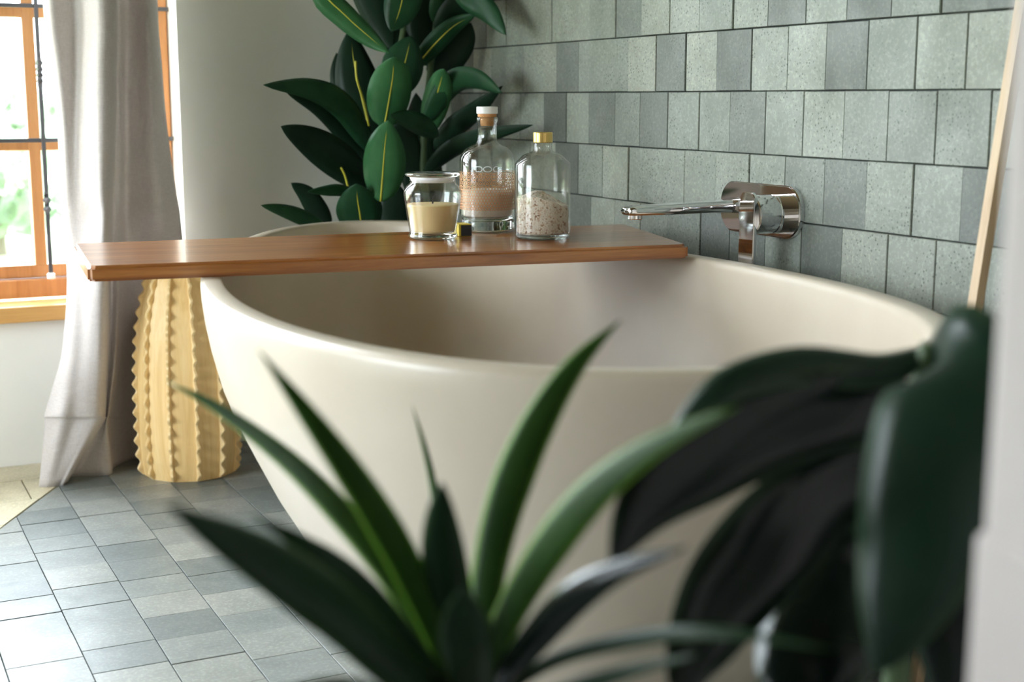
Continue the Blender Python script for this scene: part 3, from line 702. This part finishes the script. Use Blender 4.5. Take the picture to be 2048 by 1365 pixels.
# ------------------------------------------------------------------ plants
def wprof(kind, s):
    if kind == 'broad': return max(.02, (s+.004)**.5*(1-s)**.80/.425)
    if kind == 'sword': return (.62+.38*math.sin(PI*min(1, s/.75)*.5+0) if s < .45 else .62+.38*math.sin(PI*.3))*(1 if s < .45 else max(0.015, (1-((s-.45)/.55)**1.7)))
    return 1
def leaf(parent, pts, W, material, kind='broad', roll=0, fold=.18, rib=None, nseg=18, hint=None, droop=0):
    """pts: base to tip in space; W full width in metres; the blade turns about its midrib by roll degrees."""
    P = catmull(pts, nseg); vs, fs, uvs = [], [], []; ts = (-1, -.55, 0, .55, 1)
    mid = []
    for i, p in enumerate(P):
        t = (P[min(i+1, nseg)]-P[max(i-1, 0)]).normalized()
        h = (CAM-p).normalized() if hint is None else hint
        S = t.cross(h)
        if S.length < .05: S = t.cross(Vector((0, 0, 1)))
        S.normalize(); S = Matrix.Rotation(math.radians(roll), 3, t) @ S; N = S.cross(t)
        w = W/2*wprof(kind, i/nseg)
        mid.append(p+N*-.0004)
        for u in ts:
            vs.append(p + S*w*u + N*(-fold)*w*abs(u)**1.3); uvs.append(((u+1)/2, i/nseg))
    m = len(ts)
    for i in range(nseg):
        for j in range(m-1): a = i*m+j; fs.append((a, a+1, a+m+1, a+m))
    me = mesh('leaf', vs, fs); ul = me.uv_layers.new(name='UVMap')
    for l in me.loops: ul.data[l.index].uv = uvs[l.vertex_index]
    o = link('leaf', me, material, parent, smooth=True); sm = o.modifiers.new('blade', 'SOLIDIFY'); sm.thickness = .0009; sm.offset = 0
    if rib:
        r = [rib*(1-.75*i/len(mid)) for i in range(len(mid)-1)]
        link('midrib', tube('midrib', mid[:-1], r, 6), 'midrib', o, smooth=True)
    return o

def pot(name, parent, loc, r, h, material):
    o = link(name, lathe(name, [(.002,0), (r*.74,0), (r*.78,.006), (r*.97,h*.88), (r*1.04,h*.9), (r*1.04,h), (r*.94,h), (r*.90,h*.86), (.002,h*.86)], 40, loc), material, parent, smooth=False)
    link('soil', lathe('soil', [(.002,h*.855), (r*.895,h*.862), (r*.85,h*.875), (.002,h*.89)], 32, loc), 'soil', parent)
    return o

# tall leafy plant in the far corner
bp = Vector((1.10, 2.98, .0))
bplant = empty('corner_plant', bp); tag(bplant, 'tall broad-leaved green plant with yellow midribs in the corner behind the bathtub', 'plant')
pot('pot', bplant, bp, .115, .26, 'grey_pot')
def stemline(px):   # points through pixels at given Y
    return [onY(x, y, Y) for x, y, Y in px]
for px in ([(852,480,2.95), (846,330,2.95), (856,180,2.95), (872,40,2.96), (880,-140,2.97)], [(800,480,2.93), (785,400,2.93), (772,280,2.92), (790,160,2.92), (812,20,2.92), (830,-120,2.92)]):
    pts = stemline(px); pts.insert(0, Vector((bp.x+(.03 if px[0][0] > 820 else -.03), bp.y, .22)))
    link('stem', tube('stem', catmull(pts, 30), [.011-.006*i/30 for i in range(31)], 8), 'green_stem', bplant, smooth=True)
LV = [ # (base..tip pixels, width px, Y base, Y tip, material, roll, rib)
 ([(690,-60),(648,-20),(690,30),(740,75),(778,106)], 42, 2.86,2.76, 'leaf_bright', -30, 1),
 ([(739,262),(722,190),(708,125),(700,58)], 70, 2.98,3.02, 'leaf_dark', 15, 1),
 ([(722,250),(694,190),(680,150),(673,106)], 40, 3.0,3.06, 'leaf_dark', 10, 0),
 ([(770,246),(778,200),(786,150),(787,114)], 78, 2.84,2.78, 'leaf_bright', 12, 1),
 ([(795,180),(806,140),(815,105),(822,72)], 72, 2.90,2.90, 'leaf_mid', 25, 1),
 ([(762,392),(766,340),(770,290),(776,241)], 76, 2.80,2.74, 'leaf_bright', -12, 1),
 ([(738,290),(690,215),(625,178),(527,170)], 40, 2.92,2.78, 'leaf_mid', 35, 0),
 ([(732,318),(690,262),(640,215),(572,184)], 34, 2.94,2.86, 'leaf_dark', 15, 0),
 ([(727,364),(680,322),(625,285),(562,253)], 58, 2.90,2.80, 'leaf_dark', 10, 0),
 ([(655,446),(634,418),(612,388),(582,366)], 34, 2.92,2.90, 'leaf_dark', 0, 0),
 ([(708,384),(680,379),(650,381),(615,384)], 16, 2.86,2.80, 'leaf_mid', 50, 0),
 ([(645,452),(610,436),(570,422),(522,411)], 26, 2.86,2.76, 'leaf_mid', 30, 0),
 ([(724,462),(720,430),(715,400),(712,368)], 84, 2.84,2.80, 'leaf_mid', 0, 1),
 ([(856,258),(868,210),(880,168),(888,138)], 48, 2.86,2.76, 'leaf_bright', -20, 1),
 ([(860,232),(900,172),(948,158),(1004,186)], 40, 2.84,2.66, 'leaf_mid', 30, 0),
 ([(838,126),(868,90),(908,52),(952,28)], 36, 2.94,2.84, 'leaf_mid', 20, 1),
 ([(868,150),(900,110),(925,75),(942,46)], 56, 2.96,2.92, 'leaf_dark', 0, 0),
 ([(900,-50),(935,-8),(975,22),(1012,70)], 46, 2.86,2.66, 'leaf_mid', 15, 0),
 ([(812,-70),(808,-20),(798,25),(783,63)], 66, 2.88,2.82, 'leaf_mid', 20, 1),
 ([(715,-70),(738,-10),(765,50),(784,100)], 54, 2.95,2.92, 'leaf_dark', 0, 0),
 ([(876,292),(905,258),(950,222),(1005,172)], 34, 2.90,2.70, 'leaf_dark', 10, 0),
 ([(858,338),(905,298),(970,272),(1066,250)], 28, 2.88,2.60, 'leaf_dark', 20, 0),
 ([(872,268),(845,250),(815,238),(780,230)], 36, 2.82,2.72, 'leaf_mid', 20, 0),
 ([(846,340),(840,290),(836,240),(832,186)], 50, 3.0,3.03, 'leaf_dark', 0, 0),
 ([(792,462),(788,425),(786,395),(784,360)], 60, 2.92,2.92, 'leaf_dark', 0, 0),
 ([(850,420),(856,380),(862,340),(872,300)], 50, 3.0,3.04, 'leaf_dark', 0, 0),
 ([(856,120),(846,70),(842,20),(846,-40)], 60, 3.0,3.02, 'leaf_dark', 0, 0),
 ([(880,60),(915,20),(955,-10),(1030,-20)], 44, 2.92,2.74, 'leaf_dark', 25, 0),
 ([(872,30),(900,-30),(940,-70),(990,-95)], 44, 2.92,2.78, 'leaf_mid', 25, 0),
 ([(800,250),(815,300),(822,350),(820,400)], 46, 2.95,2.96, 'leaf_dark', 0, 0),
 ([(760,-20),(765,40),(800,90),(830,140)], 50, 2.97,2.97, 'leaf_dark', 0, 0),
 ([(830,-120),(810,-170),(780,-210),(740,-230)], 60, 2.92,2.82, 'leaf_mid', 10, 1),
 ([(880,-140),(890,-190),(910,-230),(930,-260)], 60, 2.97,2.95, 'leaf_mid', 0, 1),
]
for pts, w, y0, y1, mt, roll, rib in LV:
    n_ = len(pts); P = [onY(x, y, y0+(y1-y0)*(i/(n_-1))**1.3) for i, (x, y) in enumerate(pts)]
    P = [Vector((min(p.x, XT-.03), min(p.y, YB-.03), p.z)) for p in P]
    P[0] = P[0]+(P[0]-P[1])*.22
    d = (P[0]-CAM).dot(FWD)
    leaf(bplant, P, (1.25 if mt == 'leaf_dark' else 1.1)*w*d/F/max(.5, math.cos(math.radians(roll))), mt, 'broad', roll*.6, .38 if mt == 'leaf_bright' else .24, .0022 if rib else None)
link('petiole', tube('petiole', catmull([onY(x, y, 2.90) for x, y in ((711,122), (714,160), (728,205), (738,252))], 12), .0024, 6), 'midrib', bplant, smooth=True)
link('petiole', tube('petiole', catmull([onY(x, y, 2.88) for x, y in ((682,335), (690,352), (697,378))], 8), .0024, 6), 'midrib', bplant, smooth=True)

# spiky plant in the foreground
def fleaf(parent, pts, wpx, mt, kind, roll=0, fold=.2, nseg=20):   # (x, y, distance) base to tip
    wpx = wpx*(1.22 if mt == 'yucca' else 1.1); P = [dep(*q) for q in pts]; d = sum(q[2] for q in pts)/len(pts)
    return leaf(parent, P, wpx*d/F/max(.45, math.cos(math.radians(roll))), mt, kind, roll, fold, None, nseg)
yc = dep(930, 1330, .86)
yb = Vector((yc.x, yc.y, 0))
yplant = empty('spiky_plant', yb); tag(yplant, 'spiky plant with narrow sword-shaped green leaves in front of the bathtub', 'plant')
pot('pot', yplant, yb, .10, .20, 'terracotta')
link('stem', tube('stem', [yb+Vector((0,0,.15)), yb+Vector((.004,.003,.28)), Vector((yc.x, yc.y, yc.z+.01))], [.016,.014,.012], 10), 'stem', yplant, smooth=True)
YL = [
 ([(905,1345,.86),(868,1250,.85),(800,1105,.84),(715,965,.84),(610,820,.85),(516,700,.87)], 62, 'yucca', 15, .25),
 ([(900,1360,.86),(840,1240,.87),(755,1115,.90),(660,1000,.94),(560,905,.99),(430,812,1.05),(335,765,1.08)], 46, 'yucca', 25, .2),
 ([(880,1400,.85),(790,1330,.81),(680,1225,.77),(560,1140,.73),(440,1070,.70),(330,1010,.68)], 112, 'yucca_dark', 15, .25),
 ([(890,1390,.86),(840,1320,.84),(770,1235,.82),(690,1150,.81),(600,1085,.80),(500,1030,.80)], 64, 'yucca_dark', 10, .2),
 ([(925,1320,.86),(905,1220,.85),(888,1120,.84),(882,1040,.83),(884,965,.82)], 84, 'yucca_dark', 0, .35),
 ([(960,1320,.86),(975,1150,.87),(1010,1000,.88),(1070,855,.89),(1150,730,.90),(1242,640,.91)], 72, 'yucca', -15, .25),
 ([(965,1360,.86),(1010,1240,.85),(1080,1115,.81),(1180,990,.77),(1310,890,.73),(1480,810,.69)], 70, 'yucca', -30, .2),
 ([(910,1330,.88),(890,1200,.95),(880,1080,1.0),(866,970,1.06),(845,880,1.1),(824,810,1.12)], 17, 'yucca', 0, .1),
 ([(975,1400,.85),(1040,1310,.80),(1130,1210,.76),(1230,1145,.73),(1375,1095,.70)], 70, 'glossy_leaf', -20, .25),
 ([(950,1420,.84),(940,1320,.79),(930,1240,.77),(925,1175,.76)], 112, 'yucca_dark', 0, .3),
 ([(985,1400,.86),(1110,1320,.80),(1260,1280,.75),(1430,1265,.70),(1670,1300,.66)], 34, 'yucca_dark', -20, .2),
 ([(990,1430,.86),(1120,1385,.80),(1250,1345,.75),(1400,1310,.70)], 34, 'yucca_dark', -20, .2),
 ([(960,1380,.88),(1000,1250,.92),(1060,1160,.96),(1120,1100,1.0)], 40, 'yucca_dark', 0, .2),
 ([(900,1420,.84),(800,1420,.78),(680,1390,.72),(560,1380,.68)], 80, 'yucca_dark', 20, .2),
]
for pts, w, mt, roll, fold in YL: fleaf(yplant, pts, w, mt, 'broad' if fold == .35 else 'sword', roll, fold)

# dark broad-leaved plant in the foreground by the partition
rb_ = dep(1795, 1000, .93); rb_ = Vector((rb_.x, rb_.y, 0))
rplant = empty('dark_leaved_plant', rb_); tag(rplant, 'plant with large glossy blackish-green leaves beside the pale partition', 'plant')
pot('pot', rplant, rb_, .115, .24, 'white_pot')
st = [Vector((rb_.x, rb_.y, .2)), dep(1790, 1420, .91), dep(1800, 1180, .90), dep(1815, 960, .89), dep(1835, 800, .88), dep(1860, 690, .87)]
link('stem', tube('stem', catmull(st, 24), [.010-.004*i/24 for i in range(25)], 8), 'green_stem', rplant, smooth=True)
RL = [
 ([(1860,690,.88),(1905,720,.80),(1885,860,.75),(1850,1030,.72),(1800,1210,.71),(1752,1350,.71)], 265, 'glossy_green', 12, .2),
 ([(1860,700,.88),(1760,735,.86),(1600,728,.84),(1470,760,.82),(1390,820,.81),(1325,900,.80)], 74, 'glossy_green', 35, .2),
 ([(1835,800,.88),(1730,812,.85),(1560,850,.82),(1410,925,.79),(1295,1010,.77),(1220,1130,.75)], 175, 'glossy_leaf', -12, .3),
 ([(1815,960,.89),(1700,985,.86),(1580,1075,.82),(1470,1190,.80),(1400,1300,.78),(1350,1420,.77)], 190, 'glossy_leaf', -28, .3),
 ([(1800,1180,.90),(1740,1150,.87),(1660,1240,.83),(1600,1360,.80),(1570,1480,.79)], 240, 'glossy_leaf', 10, .2),
 ([(1800,1180,.90),(1870,1150,.89),(1900,1230,.88),(1905,1330,.88),(1900,1440,.88)], 170, 'glossy_leaf', 0, .2),
 ([(1815,960,.89),(1640,935,.90),(1560,980,.90),(1515,1040,.91),(1495,1105,.92)], 46, 'glossy_green', 10, .2),
 ([(1835,800,.88),(1880,740,.90),(1930,705,.92),(1985,690,.95),(2040,700,.97)], 70, 'glossy_leaf', 20, .2),
 ([(1815,960,.89),(1740,1010,.92),(1680,1100,.95),(1640,1200,.97),(1620,1320,.98)], 170, 'glossy_leaf', 0, .2),
 ([(1835,800,.88),(1800,860,.92),(1740,900,.95),(1660,930,.97),(1580,960,.99)], 90, 'glossy_leaf', 15, .2),
]
for pts, w, mt, roll, fold in RL: fleaf(rplant, pts, w, mt, 'broad', roll, fold, 24)
